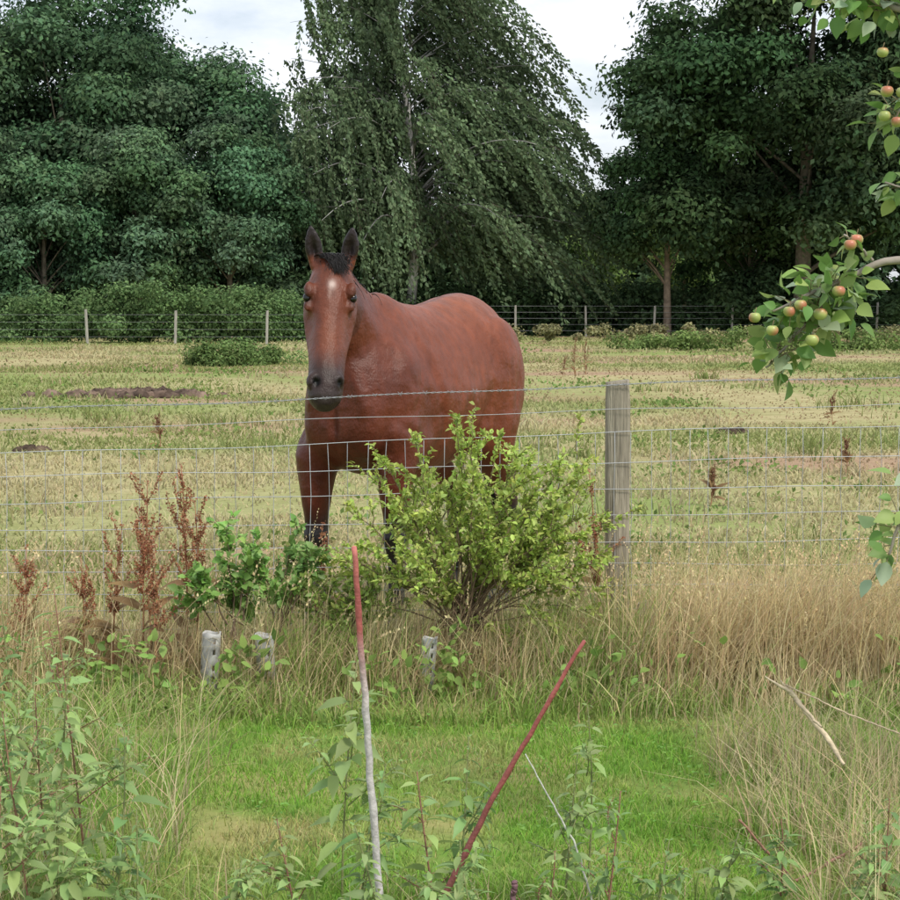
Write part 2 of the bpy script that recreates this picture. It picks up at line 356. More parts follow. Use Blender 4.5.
def birch(base,H,seed):
    global R
    R=np.random.default_rng(seed); e=empty('silver_birch_tree'); base=np.array(base,float)
    b=Acc(); a=Acc(); tcol=np.array([.62,.61,.58])
    tp=bez(base,base+np.array([1.0,0,H*.4]),base+np.array([-1.2,0,H]),24)
    tc_=np.tile(tcol,(24,1))*R.uniform(.6,1.1,(24,1)); tc_[:4]*=.5
    tube(b,tp,np.linspace(.24,.05,24),tc_,10)
    P=[];D=[];C=[]
    wind=np.array([.42,0.05,0])
    for i in range(185):
        t=int(R.integers(5,23)); s=tp[t]; az=R.uniform(0,2*np.pi); frac=t/24
        ln=(1-frac)*4.8+2.5; ln*=R.uniform(.5,1.12)
        o=np.array([math.cos(az)*1.2,math.sin(az)*.8,0])
        if o[1]<-.45 and R.random()<.5: continue
        endp=s+o*ln+np.array([0,0,R.uniform(.2,1.6)+frac*1.2]); mid=s+o*ln*.45+np.array([0,0,ln*.5])
        br=bez(s,mid,endp,10); tube(b,br,np.linspace(.065,.012,10)*(1.2-frac),tcol*R.uniform(.2,.6),5)
        tone=R.uniform(.68,1.4)
        for k in range(int(R.integers(13,23))):
            q=br[int(R.integers(3,10))]+R.normal(0,.2,3)
            dl=R.uniform(1.2,4.0)*(.8+.5*(1-frac)); m=int(dl*18)
            tt=np.linspace(0,1,m)[:,None]
            w_=wind*(.5+R.random())*(1.5 if o[0]>0 else .7)+o*.15
            path=q+w_*dl*(tt**.8)*.9+np.array([0,0,-1.])*dl*(tt**1.2)*.82+np.array([0,0,.25])*np.sin(tt*2.5)
            path=path[path[:,2]>.5]; m=len(path)
            if m<3: continue
            P.append(path+R.normal(0,.06,(m,3))); dd=np.tile(w_+np.array([0,0,-.9]),(m,1))+R.normal(0,.45,(m,3)); D.append(dd)
            C.append(np.tile(np.array([.128,.182,.098])*tone*R.uniform(.8,1.2),(m,1)))
            if k%4==0: tube(b,path[::max(1,m//5)],.008,(.16,.13,.10),3)
    P=np.concatenate(P);D=np.concatenate(D);C=np.concatenate(C); n=len(P)
    scatter(a,DIA,P,D,rv(n),R.uniform(.12,.26,n),jit(C,n,.22,.05))
    a.out('weeping_foliage',M_tree,parent=e); b.out('trunk_and_limbs',M_bark,True,parent=e)
birch((-1.8,84,0),16.5,31)

def hedge(name,pts,h,wd,n,ls,col,seed,lob=.7):
    global R
    R=np.random.default_rng(seed); pts=np.array(pts,float); a=Acc()
    seg=R.integers(0,len(pts)-1,n//150+1); t=R.random(len(seg))[:,None]
    c=pts[seg]*(1-t)+pts[seg+1]*t; L=np.zeros((len(seg),3)); L[:,:2]=c[:,:2]+R.normal(0,wd*.4,(len(seg),2))
    hh=pts[seg,2]*(1-t[:,0])+pts[seg+1,2]*t[:,0]
    lr=R.uniform(.5,1.2,len(seg))*lob; L[:,2]=R.uniform(.05,1,len(seg))*(h*hh-lr*.6)
    idx=R.integers(0,len(seg),n); dv=rv(n); p=L[idx]+dv*(lr[idx]*R.random(n)**.4)[:,None]*np.array([1.3,1.2,.9]); p[:,2]=np.abs(p[:,2])
    nr=norm(dv+np.array([0,0,.6])+R.normal(0,.5,(n,3))); d=np.cross(nr,rv(n))
    lc=np.asarray(col)*(1+R.uniform(-.3,.35,(len(seg),1)))
    scatter(a,DIA,p,d,nr,ls*R.uniform(.6,1.3,n),jit(lc[idx],n,.25,.07))
    a.out(name,M_tree)
hedge('distant_trees',[(-38,102,9),(-30,102,9),(-22,102,9),(-14,102,9),(-4,106,8),(2,108,6),(7,112,4.5),(14,106,8),(24,104,9),(38,104,9)],1,3,120000,.5,(.088,.15,.078),41,2.0)
hedge('bramble_hedge',[(-24,73,1.5),(-15,71,1.7),(-10,70,2.2),(-6.5,71,2.0),(-4.8,74,1.3)],1,1.4,42000,.14,(.125,.20,.08),42,.6)
hedge('woodland_undergrowth',[(-40,80,3.6),(-22,80,3.8),(-12,80,3.4),(-4,84,2.4),(3,86,2.2),(9,84,2.2),(16,82,2.6),(40,82,3)],1,2.0,100000,.22,(.066,.11,.05),43,.9)
hedge('bramble_bush',[(-5.9,46,.55),(-5.2,45,.75),(-3.9,47,.45)],1,.4,7000,.08,(.15,.23,.08),44,.25)
hedge('bramble_bush',[(-11,42,.3),(-9.6,42,.35)],1,.4,1500,.08,(.15,.23,.08),45,.2)
hedge('nettle_patch',[(5,62,.5),(9,58,.7),(14,60,.6)],1,1.0,9000,.11,(.17,.24,.08),46,.3)
hedge('meadow_weeds',[(-1,74,.5),(8,70,.7),(18,70,.6)],1,1.5,9000,.12,(.30,.29,.15),47,.3)

R=np.random.default_rng(99)
# ------------------------------------------------ fences
def box_post(name,x,y,h,w,col=(.36,.32,.25),parent=None,rot=0,lean=(0,0)):
    prof=[(-.5,-.42),(-.42,-.5),(.42,-.5),(.5,-.42),(.5,.42),(.42,.5),(-.42,.5),(-.5,.42)]
    V=[];zs=[-.2,0,.15*h,.4*h,.7*h,.93*h,.985*h,h]
    cs=[]
    for z in zs:
        s=w*(1 if z<.98*h else .93)
        for p in prof:
            rx=p[0]*s+R.normal(0,.0012); ry=p[1]*s+R.normal(0,.0012)
            V.append((x+rx*math.cos(rot)-ry*math.sin(rot)+lean[0]*z,y+rx*math.sin(rot)+ry*math.cos(rot)+lean[1]*z,z+(.006*p[0]/.5 if z==h else 0)))
            cs.append(np.array(col)*(1 if z<.9*h else .85)*R.uniform(.92,1.08))
    Q=[[i*8+j,i*8+(j+1)%8,(i+1)*8+(j+1)%8,(i+1)*8+j] for i in range(len(zs)-1) for j in range(8)]
    k=len(V); V.append((x+lean[0]*h,y+lean[1]*h,h+.002)); cs.append(np.array(col)*.8)
    T=[[(len(zs)-1)*8+j,(len(zs)-1)*8+(j+1)%8,k] for j in range(8)]
    return mk(name,V,Q,T,cs,M_wood,parent=parent)
def near_fence():
    e=empty('wire_fence')
    FY=8.0
    for i,x in enumerate((-6.3,-2.75,.68,4.2)):
        box_post('wooden_post_%d'%(i+1),x,FY+.055,1.175,.092,parent=e,rot=R.uniform(-.05,.05),lean=(-.004,0))
    box_post('short_stake',.765,FY-.10,.30,.035,(.45,.41,.33),parent=e)
    a=Acc(); xs=np.arange(-6.3,6.3,.12); wc=np.array([.46,.48,.50])
    def wz(z0,k,x):
        f=(z0/1.2); return z0+.036*x*f+.006*np.sin(x*1.3+k*2.1)+.004*np.sin(x*5+k)-.008*np.sin(((x+2.75)%3.43)/3.43*np.pi)
    zs=[.10,.18,.26,.34,.43,.52,.62,.73,.84,.95]
    for k,z in enumerate(zs):
        tube(a,np.stack([xs,np.full_like(xs,FY)+.002*np.sin(xs*3),wz(z,k,xs)],1),.0015,wc*R.uniform(.75,1.05),5)
    for x0 in np.arange(-6.2,6.2,.0762):
        sh=R.normal(0,.003); pts=[(x0+sh+R.normal(0,.0026),FY+.003,float(wz(z,k,x0))) for k,z in enumerate(zs)]
        tube(a,pts,.00125,wc*R.uniform(.6,1.0),4)
    tube(a,np.stack([xs,np.full_like(xs,FY-.004),wz(1.04,4,xs)],1),.0013,wc*.9,4)
    for ph in (0,math.pi):
        x2=np.arange(-6.3,6.3,.012); tube(a,np.stack([x2,FY+.0022*np.cos(x2*120+ph),wz(1.135,9,x2)+.0022*np.sin(x2*120+ph)],1),.0012,wc*.7,4)
    for xb in np.arange(-6.2,6.2,.10):
        z=float(wz(1.135,9,xb)); q=R.uniform(.5,1)
        for s in (-1,1):
            tube(a,[(xb-.004*s,FY,z-.010*q),(xb,FY-.003,z),(xb+.009*s,FY,z+.010*q)],.0010,wc*.6,3)
    a.out('wire_netting',M_wire,True,parent=e)
near_fence()
def far_fence():
    e=empty('field_boundary_fence'); a=Acc(); k=0
    def yy(x): return 68.2 if x<-4.5 else (82-.05*x)
    for x in np.arange(-30,32,2.95):
        k+=1; box_post('post_%d'%k,x+R.uniform(-.25,.25),yy(x),R.uniform(1.25,1.5)*(1 if x>-4.5 else .8),.085,(.38,.36,.32),parent=e,lean=(R.uniform(-.05,.05),0))
    for z in (.25,.5,.75,1.0,1.25):
        tube(a,[(-4,82.2,z),(12,81.4,z),(32,80.4,z)],.005,(.35,.36,.37),4)
        if z<1.1: tube(a,[(-30,68.2,z),(-4.6,68.2,z),(-4,82.2,z)],.003,(.3,.31,.32),4)
    a.out('wires',M_wire,parent=e)
far_fence()

# ------------------------------------------------ horse
def horse():
    e=empty('horse')
    th=math.radians(27); F=np.array([-math.sin(th),-math.cos(th),0]); Lf=np.array([math.cos(th),-math.sin(th),0]); U=np.array([0,0,1.]); O=np.array([-.165,9.45,0])
    def W(p): p=np.atleast_2d(np.asarray(p,float)); return O+p[:,:1]*F+p[:,1:2]*Lf+p[:,2:3]*U
    def dirW(p): p=np.asarray(p,float); return p[0]*F+p[1]*Lf+p[2]*U
    acc=Acc()
    def cr(A,sub=4):
        A=np.asarray(A,float); P=np.vstack([2*A[0]-A[1],A,2*A[-1]-A[-2]]); out=[]
        for i in range(1,len(P)-2):
            for s in range(sub):
                t=s/sub; p0,p1,p2,p3=P[i-1:i+3]
                out.append(.5*((2*p1)+(-p0+p2)*t+(2*p0-5*p1+4*p2-p3)*t*t+(-p0+3*p1-3*p2+p3)*t**3))
        out.append(A[-1]); return np.array(out)
    def loft(sec,n=28,p=2.0):
        S=cr(sec); ang=np.linspace(0,2*np.pi,n,endpoint=False); cs,sn=np.cos(ang),np.sin(ang)
        cx=np.sign(cs)*abs(cs)**(2/p); sy=np.sign(sn)*abs(sn)**(2/p); V=[]
        for r in S:
            c,u,v=r[:3],norm(r[3:6]),norm(r[6:9]); a,bu,bd,k=np.maximum(r[9:12],.004).tolist()+[r[12]]
            wx=a*cx*(1-k*np.maximum(sn,0)); hz=np.where(sn>0,bu,bd)*sy
            V.append(c+wx[:,None]*u+hz[:,None]*v)
        k=len(S); V=np.concatenate(V+[S[:1,:3],S[-1:,:3]])
        i=np.arange(k-1)[:,None]*n; j=np.arange(n)[None]; j2=(j+1)%n
        Q=np.stack([i+j,i+j2,i+n+j2,i+n+j],-1).reshape(-1,4)
        T=[[(q+1)%n,q,k*n] for q in range(n)]+[[(k-1)*n+q,(k-1)*n+(q+1)%n,k*n+1] for q in range(n)]
        acc.add(V,Q,T,(0,0,0))
    def ell(c,r,ax=None,n=14,A=None,col=(0,0,0)):
        th_=np.linspace(0,np.pi,n)[1:-1]; ph=np.linspace(0,2*np.pi,n*2,endpoint=False); m=n*2
        V=[[r[0]*math.sin(t)*math.cos(p),r[1]*math.sin(t)*math.sin(p),r[2]*math.cos(t)] for t in th_ for p in ph]+[[0,0,r[2]],[0,0,-r[2]]]
        V=np.array(V); B=np.array(ax if ax is not None else [F,Lf,U]); V=np.asarray(c)+V@B
        k=len(th_); Q=[[a*m+b,(a+1)*m+b,(a+1)*m+(b+1)%m,a*m+(b+1)%m] for a in range(k-1) for b in range(m)]
        T=[[b,(b+1)%m,k*m] for b in range(m)]+[[(k-1)*m+(b+1)%m,(k-1)*m+b,k*m+1] for b in range(m)]
        (A or acc).add(V,Q,T,col)
    # (x, z centre, half width, half height, upper narrowing)
    tr=[(-.80,1.12,.10,.13,.1),(-.74,1.15,.20,.25,.15),(-.60,1.17,.265,.335,.22),(-.42,1.17,.29,.365,.26),(-.2,1.11,.285,.395,.26),(0,1.075,.295,.405,.30),(.2,1.075,.290,.42,.36),(.38,1.12,.262,.42,.5),(.55,1.10,.240,.38,.42),(.67,1.06,.205,.29,.25),(.76,1.04,.14,.18,.1)]
    loft([np.concatenate([W((x,0,z))[0],Lf,U,[a,h,h,k]]) for x,z,a,h,k in tr],32,2.1)
    npth=[(.30,0,1.16),(.48,0,1.27),(.64,.005,1.40),(.77,.02,1.51),(.86,.04,1.585)]; nr=[(.20,.32),(.155,.27),(.120,.205),(.096,.16),(.080,.12)]
    n_=np.array(npth); tg=norm(np.gradient(n_,axis=0)); sec=[]
    for i in range(5):
        v=norm(np.cross(tg[i],[0,1,0])); v=-v if v[2]<0 else v
        sec.append(np.concatenate([W(npth[i])[0],Lf,dirW(v),[nr[i][0],nr[i][1],nr[i][1],.45]]))
    loft(sec)
    Pp=np.array([-.505,8.60,1.675]); h=norm(np.array([-.02,-.54,-.85])); s=norm(np.array([1,.04,-.02])); nn=norm(np.cross(s,h))
    if nn[2]<0: nn=-nn
    hs=[(-.05,-.05,-.10,.03,0),(-.03,-.015,-.13,.065,.1),(.03,.012,-.18,.090,.2),(.10,.026,-.235,.108,.22),(.18,.026,-.262,.116,.22),(.27,.016,-.245,.104,.32),(.36,.008,-.20,.090,.36),(.45,.002,-.165,.079,.3),(.53,0,-.152,.076,.2),(.60,-.004,-.15,.076,.1),(.655,-.02,-.14,.064,0),(.69,-.045,-.115,.03,0)]
    loft([np.concatenate([Pp+t*h+(a+b)/2*nn,s,nn,[w_,(a-b)/2,(a-b)/2,k]]) for t,a,b,w_,k in hs],28,2.4)
    HX=[h,s,nn]
    for sg in (-1,1):
        ell(Pp+.155*h+sg*.092*s+.002*nn,(.042,.022,.020),HX)
        ell(Pp+.220*h+sg*.094*s-.028*nn,(.032,.018,.018),HX)
        ell(Pp+.20*h+sg*.068*s-.13*nn,(.10,.046,.10),HX)
        ell(Pp+.585*h+sg*.050*s-.035*nn,(.040,.031,.034),HX)
        eb=Pp-.005*h+sg*.070*s-.045*nn; ed=norm(np.array([sg*.13,-.10,1.])) ; es=norm(np.cross(ed,np.array([0,-1.,0]))); ev=np.cross(es,ed)
        sec=[]
        for t,a,b in ((-.02,.028,.030),(.02,.032,.032),(.06,.040,.026),(.10,.036,.020),(.135,.023,.014),(.165,.006,.006)):
            sec.append(np.concatenate([eb+ed*t,es,ev,[a,b,b,0]]))
        loft(sec,20)
        ell(W((.45,sg*.165,1.05))[0],(.18,.105,.26)); ell(W((.66,sg*.10,.96))[0],(.10,.10,.17))
        ell(W((-.48,sg*.19,1.10))[0],(.25,.115,.32)); ell(W((-.30,sg*.17,.91))[0],(.14,.10,.16))
        ell(W((.38,sg*.18,.88))[0],(.15,.09,.14))
        fx=.62 if sg<0 else .52; fy=.175
        fl=[(.44,.15,1.06,.15,.10),(.50,.165,.93,.145,.11),(fx-.03,.17,.83,.125,.108),(fx-.01,fy,.74,.105,.090),(fx,fy,.62,.080,.068),(fx,fy,.50,.056,.052),(fx+.004,fy,.435,.060,.058),(fx,fy,.37,.042,.042),(fx-.004,fy,.25,.037,.032),(fx,fy,.155,.047,.041),(fx+.022,fy,.10,.038,.037),(fx+.04,fy,.06,.050,.050),(fx+.048,fy,.045,.056,.055),(fx+.058,fy,0.0,.066,.062)]
        loft([np.concatenate([W((x,sg*y,z))[0],Lf,F,[ry,rx,rx,0]]) for x,y,z,rx,ry in fl],20)
        hx=.0 if sg>0 else -.10
        hl=[(-.50,.16,1.12,.20,.12),(-.48,.18,.95,.19,.125),(-.45+hx*.3,.185,.80,.15,.108),(-.50+hx*.6,.18,.68,.105,.082),(-.60+hx,.175,.57,.07,.055),(-.665+hx,.17,.50,.068,.048),(-.66+hx,.17,.43,.052,.044),(-.645+hx,.17,.30,.040,.034),(-.635+hx,.17,.17,.048,.042),(-.61+hx,.17,.11,.040,.038),(-.585+hx,.17,.06,.052,.050),(-.575+hx,.17,.045,.057,.055),(-.565+hx,.17,0,.067,.062)]
        loft([np.concatenate([W((x,sg*y,z))[0],Lf,F,[ry,rx,rx,0]]) for x,y,z,rx,ry in hl],20)
    loft([np.concatenate([W(p)[0],Lf,dirW((1,0,.4)),[r,r,r,0]]) for p,r in (((-.72,0,1.36),.05),((-.80,0,1.33),.045),((-.85,0,1.22),.04),((-.87,0,1.05),.04),((-.88,0,.85),.045),((-.88,0,.62),.03))],14)
    raw=acc.out('horse_raw',M_coat)
    md=raw.modifiers.new('r','REMESH'); md.mode='VOXEL'; md.voxel_size=.0085
    sm=raw.modifiers.new('s','SMOOTH'); sm.factor=.5; sm.iterations=6
    dg=bpy.context.evaluated_depsgraph_get(); me=bpy.data.meshes.new_from_object(raw.evaluated_get(dg))
    bpy.data.objects.remove(raw)
    def getV(me):
        n=len(me.vertices); V=np.zeros(n*3,np.float32); me.vertices.foreach_get('co',V); return V.reshape(-1,3).astype(float)
    V=getV(me); tmp=bpy.data.objects.new('tmp',me); scene.collection.objects.link(tmp)
    wt=np.clip((V[:,2]-.58)/.2,0,1)*np.clip((V[:,1]-8.62)/.10,0,1)
    vg=tmp.vertex_groups.new(name='body')
    for lev in range(1,11):
        idx=np.nonzero(np.round(wt*10).astype(int)==lev)[0].tolist(); vg.add(idx,lev/10,'REPLACE')
    sm=tmp.modifiers.new('s','SMOOTH'); sm.factor=.5; sm.iterations=60; sm.vertex_group='body'
    dg=bpy.context.evaluated_depsgraph_get(); me=bpy.data.meshes.new_from_object(tmp.evaluated_get(dg)); bpy.data.objects.remove(tmp)
    V=getV(me); n=len(V)
    N=np.zeros(n*3,np.float32); me.vertices.foreach_get('normal',N); N=N.reshape(-1,3).astype(float)
    loc=np.stack([(V-O)@F,(V-O)@Lf,V[:,2]],1); hd=V-Pp; H3=np.stack([hd@h,hd@s,hd@nn],1)
    def g(P,c,r): return np.exp(-(((P-np.array(c))/np.array(r))**2).sum(1))
    disp=np.zeros(n)
    inhead=(H3[:,0]>-.3)&(H3[:,0]<.72)&(np.abs(H3[:,1])<.14)&(H3[:,2]>np.interp(H3[:,0],[-.05,.1,.2,.3,.5,.7],[-.2,-.26,-.29,-.27,-.185,-.17]))
    earm=np.zeros(n)
    def rgroove(P,c,t,wd,ln,other):   # groove along direction t (2D x,z) through c on one flank
        dx=P[:,0]-c[0]; dz=P[:,2]-c[1]; u=dx*t[0]+dz*t[1]; v=-dx*t[1]+dz*t[0]
        return np.exp(-(v/wd)**2-(u/ln)**2)*other
    for sg in (-1,1):
        side=np.clip((sg*loc[:,1]-.08)/.08,0,1)*(1-inhead)
        disp-=.022*g(H3,(.602,sg*.052,-.012),(.018,.013,.03))*inhead
        disp-=.010*g(H3,(.31,sg*.10,-.05),(.07,.03,.03))*inhead
        disp+=.006*g(H3,(.29,sg*.10,-.10),(.09,.04,.012))*inhead
        disp-=.006*g(H3,(.11,sg*.09,-.02),(.03,.03,.03))*inhead
        eb=Pp-.005*h+sg*.070*s-.045*nn; ed=norm(np.array([sg*.13,-.10,1.])); q=V-eb; t=q@ed; lat=q@norm(np.cross(ed,np.array([0,-1.,0])))
        fr=(N[:,1]<-.2)&(np.abs(lat)<.05)&(t>.0)&(t<.17)
        disp-=np.where(fr,.028*np.exp(-((t-.06)/.05)**2-(lat/.018)**2),0)
        earm=np.maximum(earm,np.clip((t-.012)/.035,0,1)*(np.abs(lat)<.06)*(np.abs(hd[:,1])<.22)*(V[:,2]>1.655))
        disp-=.012*rgroove(loc,(.27,1.10),(.25,.97),.030,.22,side)      # behind the shoulder
        disp-=.007*rgroove(loc,(.43,1.12),(-.45,.9),.016,.20,side)      # shoulder-blade spine
        disp-=.010*rgroove(loc,(.50,.90),(.85,.5),.025,.12,side)        # triceps
        disp-=.010*rgroove(loc,(-.23,.98),(-.35,.94),.035,.18,side)     # flank
        disp-=.007*rgroove(loc,(-.52,1.10),(-.25,.97),.022,.22,side)    # quarters
        disp-=.007*rgroove(loc,(-.62,1.0),(-.1,1),.018,.20,side)
        disp+=.010*g(loc,(-.30,sg*.20,1.42),(.07,.08,.06))              # point of hip
        for rb in range(6): disp-=.0022*rgroove(loc,(.15-.07*rb,1.05),(-.2,.98),.018,.20,side)
    disp-=.016*g(loc,(.77,0,.95),(.10,.018,.15)); disp-=.006*g(H3,(.665,0,-.09),(.010,.06,.015))*inhead
    bodyn=(vnoise(loc[:,0]*1.0+loc[:,1]*.7,loc[:,2],.09,61)-.5)*.006+(vnoise(loc[:,0]-loc[:,1]*.7,loc[:,2],.045,62)-.5)*.0025
    disp+=bodyn*(1-inhead)*(loc[:,2]>.5)
    V=V+N*disp[:,None]; me.vertices.foreach_set('co',V.astype(np.float32).ravel())
    bay=np.array([.185,.048,.019]); blk=np.array([.013,.011,.011]); C=np.tile(bay,(n,1))
    def lay(m,c):
        nonlocal C
        m=np.clip(m,0,1)[:,None]; C=C*(1-m)+np.array(c)*m
    nz=vnoise(loc[:,0]*3+loc[:,1]*2,loc[:,2]*3,.5,3)
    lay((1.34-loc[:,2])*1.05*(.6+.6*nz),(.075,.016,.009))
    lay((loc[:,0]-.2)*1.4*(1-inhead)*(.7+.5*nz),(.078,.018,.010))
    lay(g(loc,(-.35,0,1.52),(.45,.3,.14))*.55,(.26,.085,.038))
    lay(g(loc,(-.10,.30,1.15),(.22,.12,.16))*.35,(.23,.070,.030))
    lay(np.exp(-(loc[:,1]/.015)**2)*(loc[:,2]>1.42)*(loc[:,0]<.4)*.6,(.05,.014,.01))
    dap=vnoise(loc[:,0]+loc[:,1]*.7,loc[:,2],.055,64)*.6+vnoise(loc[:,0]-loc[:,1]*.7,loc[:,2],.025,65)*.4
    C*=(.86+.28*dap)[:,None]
    legs=((loc[:,2]<.74))*1.0
    lay(np.clip((.58-loc[:,2]+.07*(nz-.5))/.13,0,1)*legs,blk)
    hm=inhead*(H3[:,0]>-.0)
    lay(hm*.9,(.125,.033,.015))
    lay(hm*np.clip((H3[:,0]-.43)/.12,0,1)*.92,(.026,.017,.015))
    lay(hm*np.clip((H3[:,0]-.62)/.04,0,1)*.5,(.05,.042,.042))
    lay(hm*g(H3,(.38,0,.01),(.09,.035,.05))*.45,(.24,.08,.04))
    lay(hm*g(H3,(.30,.06,-.02),(.10,.02,.05))*.35,(.24,.08,.04))
    lay(hm*g(H3,(.145,.003,.03),(.022,.015,.05))*.9,(.55,.43,.38))
    lay(hm*g(H3,(.19,-.006,.03),(.022,.007,.05))*.35,(.50,.36,.30))
    lay(hm*np.clip((-.08-H3[:,2])/.08,0,1)*.6*(H3[:,0]<.4),(.05,.014,.010))
    for sg in (-1,1):
        lay(hm*g(H3,(.187,sg*.108,-.014),(.040,.028,.030))*1.1,(.016,.010,.009))
        lay(hm*g(H3,(.602,sg*.052,-.010),(.022,.018,.035))*1.5,(.003,.003,.003))
    lay(inhead*g(H3,(.665,0,-.088),(.008,.07,.04)),(.008,.007,.007))
    lay(earm,(.018,.011,.010))
    lay((loc[:,2]<.05)*1.,(.05,.045,.04))
    lay((loc[:,0]<-.79)*(loc[:,2]<1.36)*(np.abs(loc[:,1])<.08)*1.,blk)
    for at in list(me.color_attributes): me.color_attributes.remove(at)
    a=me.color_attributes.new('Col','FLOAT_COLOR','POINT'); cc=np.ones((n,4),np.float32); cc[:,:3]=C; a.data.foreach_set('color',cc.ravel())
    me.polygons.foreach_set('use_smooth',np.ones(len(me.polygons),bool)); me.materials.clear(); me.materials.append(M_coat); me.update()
    ob=bpy.data.objects.new('body',me); scene.collection.objects.link(ob); ob.parent=e
    ey=Acc()
    for sg in (-1,1): ell(Pp+.187*h+sg*.098*s-.016*nn,(.022,.017,.018),HX,A=ey,col=(.004,.003,.003))
    ey.out('eyes',M_eye,True,parent=e)
    m=Acc()
    def strand(path,w0,col):
        tube(m,path,np.linspace(w0,w0*.25,len(path)),col,4)
    crest=cr([W(p)[0] for p in ((.40,0,1.50),(.56,0,1.555),(.68,.005,1.605),(.77,.02,1.655),(.84,.035,1.69))],10)
    for i in range(560):
        q=crest[int(R.integers(0,len(crest)))]+R.normal(0,.008,3); ln=R.uniform(.12,.26)
        out=-Lf if R.random()<.85 else Lf*.6
        if out@Lf>0: ln*=.35
        p1=q+out*.06+U*.015+R.normal(0,.008,3); p2=q+out*(.10+R.normal(0,.015))-U*ln+R.normal(0,.015,3)
        strand(bez(q,p1,p2,7),R.uniform(.002,.004),blk*R.uniform(.7,1.8))
    for i in range(520):
        q=Pp-.02*h+s*R.normal(0,.028)-nn*R.uniform(.01,.08)+U*.005; ln=R.uniform(.02,.10)*(1 if R.random()<.7 else .5)
        sp=R.normal(.018,.020)
        p1=q+nn*.06+s*sp*.5-U*.005; p2=Pp+h*ln+nn*.030+s*(sp*1.2+.25*ln)+R.normal(0,.003,3)
        strand(bez(q,p1,p2,7),R.uniform(.0018,.0032),blk*R.uniform(.8,2.0))
    for i in range(420):
        q=W((-.83,R.normal(0,.02),R.uniform(.9,1.33)))[0]; z=R.uniform(.35,.7)
        strand(bez(q,q-F*.07+R.normal(0,.02,3),np.array([*(W((-.89,R.normal(0,.04),0))[0][:2]),z]),8),R.uniform(.003,.005),blk*R.uniform(.7,1.6))
    m.out('mane_and_tail',M_hair,True,parent=e)
horse()

# ------------------------------------------------ shrubs by the fence
def shrub(name,base,cen,rad,nsh,leaf,col,ls,seed,stemcol=(.20,.14,.09),up=.5,extra=(),dens=1.0):
    global R
    R=np.random.default_rng(seed); e=empty(name); b=Acc(); a=Acc(); base=np.array(base,float); cen=np.array(cen,float); rad=np.array(rad,float)
    P=[];D=[]
    def shoot(s,t,r0,dn,lvl):
        mid=(s+t)/2+np.array([0,0,np.linalg.norm(t-s)*.18])+R.normal(0,.02,3)
        pth=bez(s,mid,t,9)+R.normal(0,.004,(9,3)); tube(b,pth,np.linspace(r0,.0012,9),np.array(stemcol)*R.uniform(.7,1.3),4)
        L=np.linalg.norm(np.diff(pth,axis=0),axis=1).sum(); k=int(L*dn*dens); f=R.uniform(.2 if lvl else .45,1,k)*8
        i0=np.minimum(f.astype(int),7); fr=(f-i0)[:,None]; p=pth[i0]*(1-fr)+pth[i0+1]*fr; tg=norm(pth[i0+1]-pth[i0])
        P.append(p+R.normal(0,.004,p.shape)); D.append(norm(tg*.7+rv(k)*.9))
        return pth
    fork=base*.35+np.array([cen[0],cen[1],cen[2]-rad[2]*.6])*.65
    tube(b,bez(base,(base+fork)/2+R.normal(0,.01,3),fork,6),np.linspace(.014,.009,6),stemcol,7)
    for i in range(nsh):
        d=norm(R.normal(size=3)); d[2]=d[2]*.8+up*.4; t=cen+d*rad*R.uniform(.5,1.15)
        pth=shoot(fork+R.normal(0,.03,3),t,.0040,150,0)
        for k in range(7):
            s=pth[int(R.integers(3,8))]; dd=norm(norm(t-fork)+rv(1)[0]*1.0+np.array([0,0,.2])); shoot(s,s+dd*R.uniform(.08,.26)*rad.mean()/.4,.0018,230,1)
    for t in extra:
        pth=shoot(fork+R.normal(0,.03,3),np.array(t,float),.0035,110,0)
        for k in range(4):
            s=pth[int(R.integers(4,9))-1]; dd=norm(norm(np.array(t)-fork)+rv(1)[0]*.8+np.array([0,0,.3])); shoot(s,s+dd*R.uniform(.05,.14),.0018,210,1)
    P=np.concatenate(P);D=np.concatenate(D);n=len(P)
    tone=.75+.5*vnoise(P[:,0]+P[:,1],P[:,2],.10,seed)
    scatter(a,leaf,P,D,norm(np.array([0,-.25,1.])+R.normal(0,.6,(n,3))),ls*R.uniform(.5,1.3,n),jit(col,n,.28,.1)*tone[:,None])
    a.out('leaves',M_leaf,parent=e); b.out('stems',M_stem,True,parent=e)
shrub('hawthorn_shrub',(-.08,7.72,0),(.08,7.72,.56),(.55,.36,.37),40,LEAF,(.40,.50,.12),.024,51,
      extra=[(.02,7.7,1.06),(.10,7.7,1.10),(.20,7.7,1.0),(-.30,7.7,.93),(-.38,7.7,.88),(.33,7.7,.92),(.55,7.7,.80),(.62,7.7,.62),(.60,7.7,.48),(-.45,7.7,.50),(-.52,7.7,.42),(.08,7.6,1.05),(-.12,7.7,.98),(.63,7.7,.36),(.45,7.7,.86),(-.40,7.7,.70),(.58,7.7,.28),(-.45,7.7,.30),(.50,7.65,.22),(.30,7.6,.20)],dens=.85)
shrub('hazel_sapling',(-.80,7.62,0),(-.84,7.62,.46),(.21,.15,.21),9,OVAL,(.24,.42,.10),.036,52,dens=.42)
shrub('hazel_sapling',(-.69,7.66,0),(-.66,7.68,.46),(.20,.14,.20),9,OVAL,(.26,.42,.12),.030,53,dens=.5)
shrub('hawthorn_sapling',(-.42,7.75,0),(-.44,7.75,.36),(.24,.18,.20),10,LEAF,(.30,.41,.10),.025,54,dens=.65)
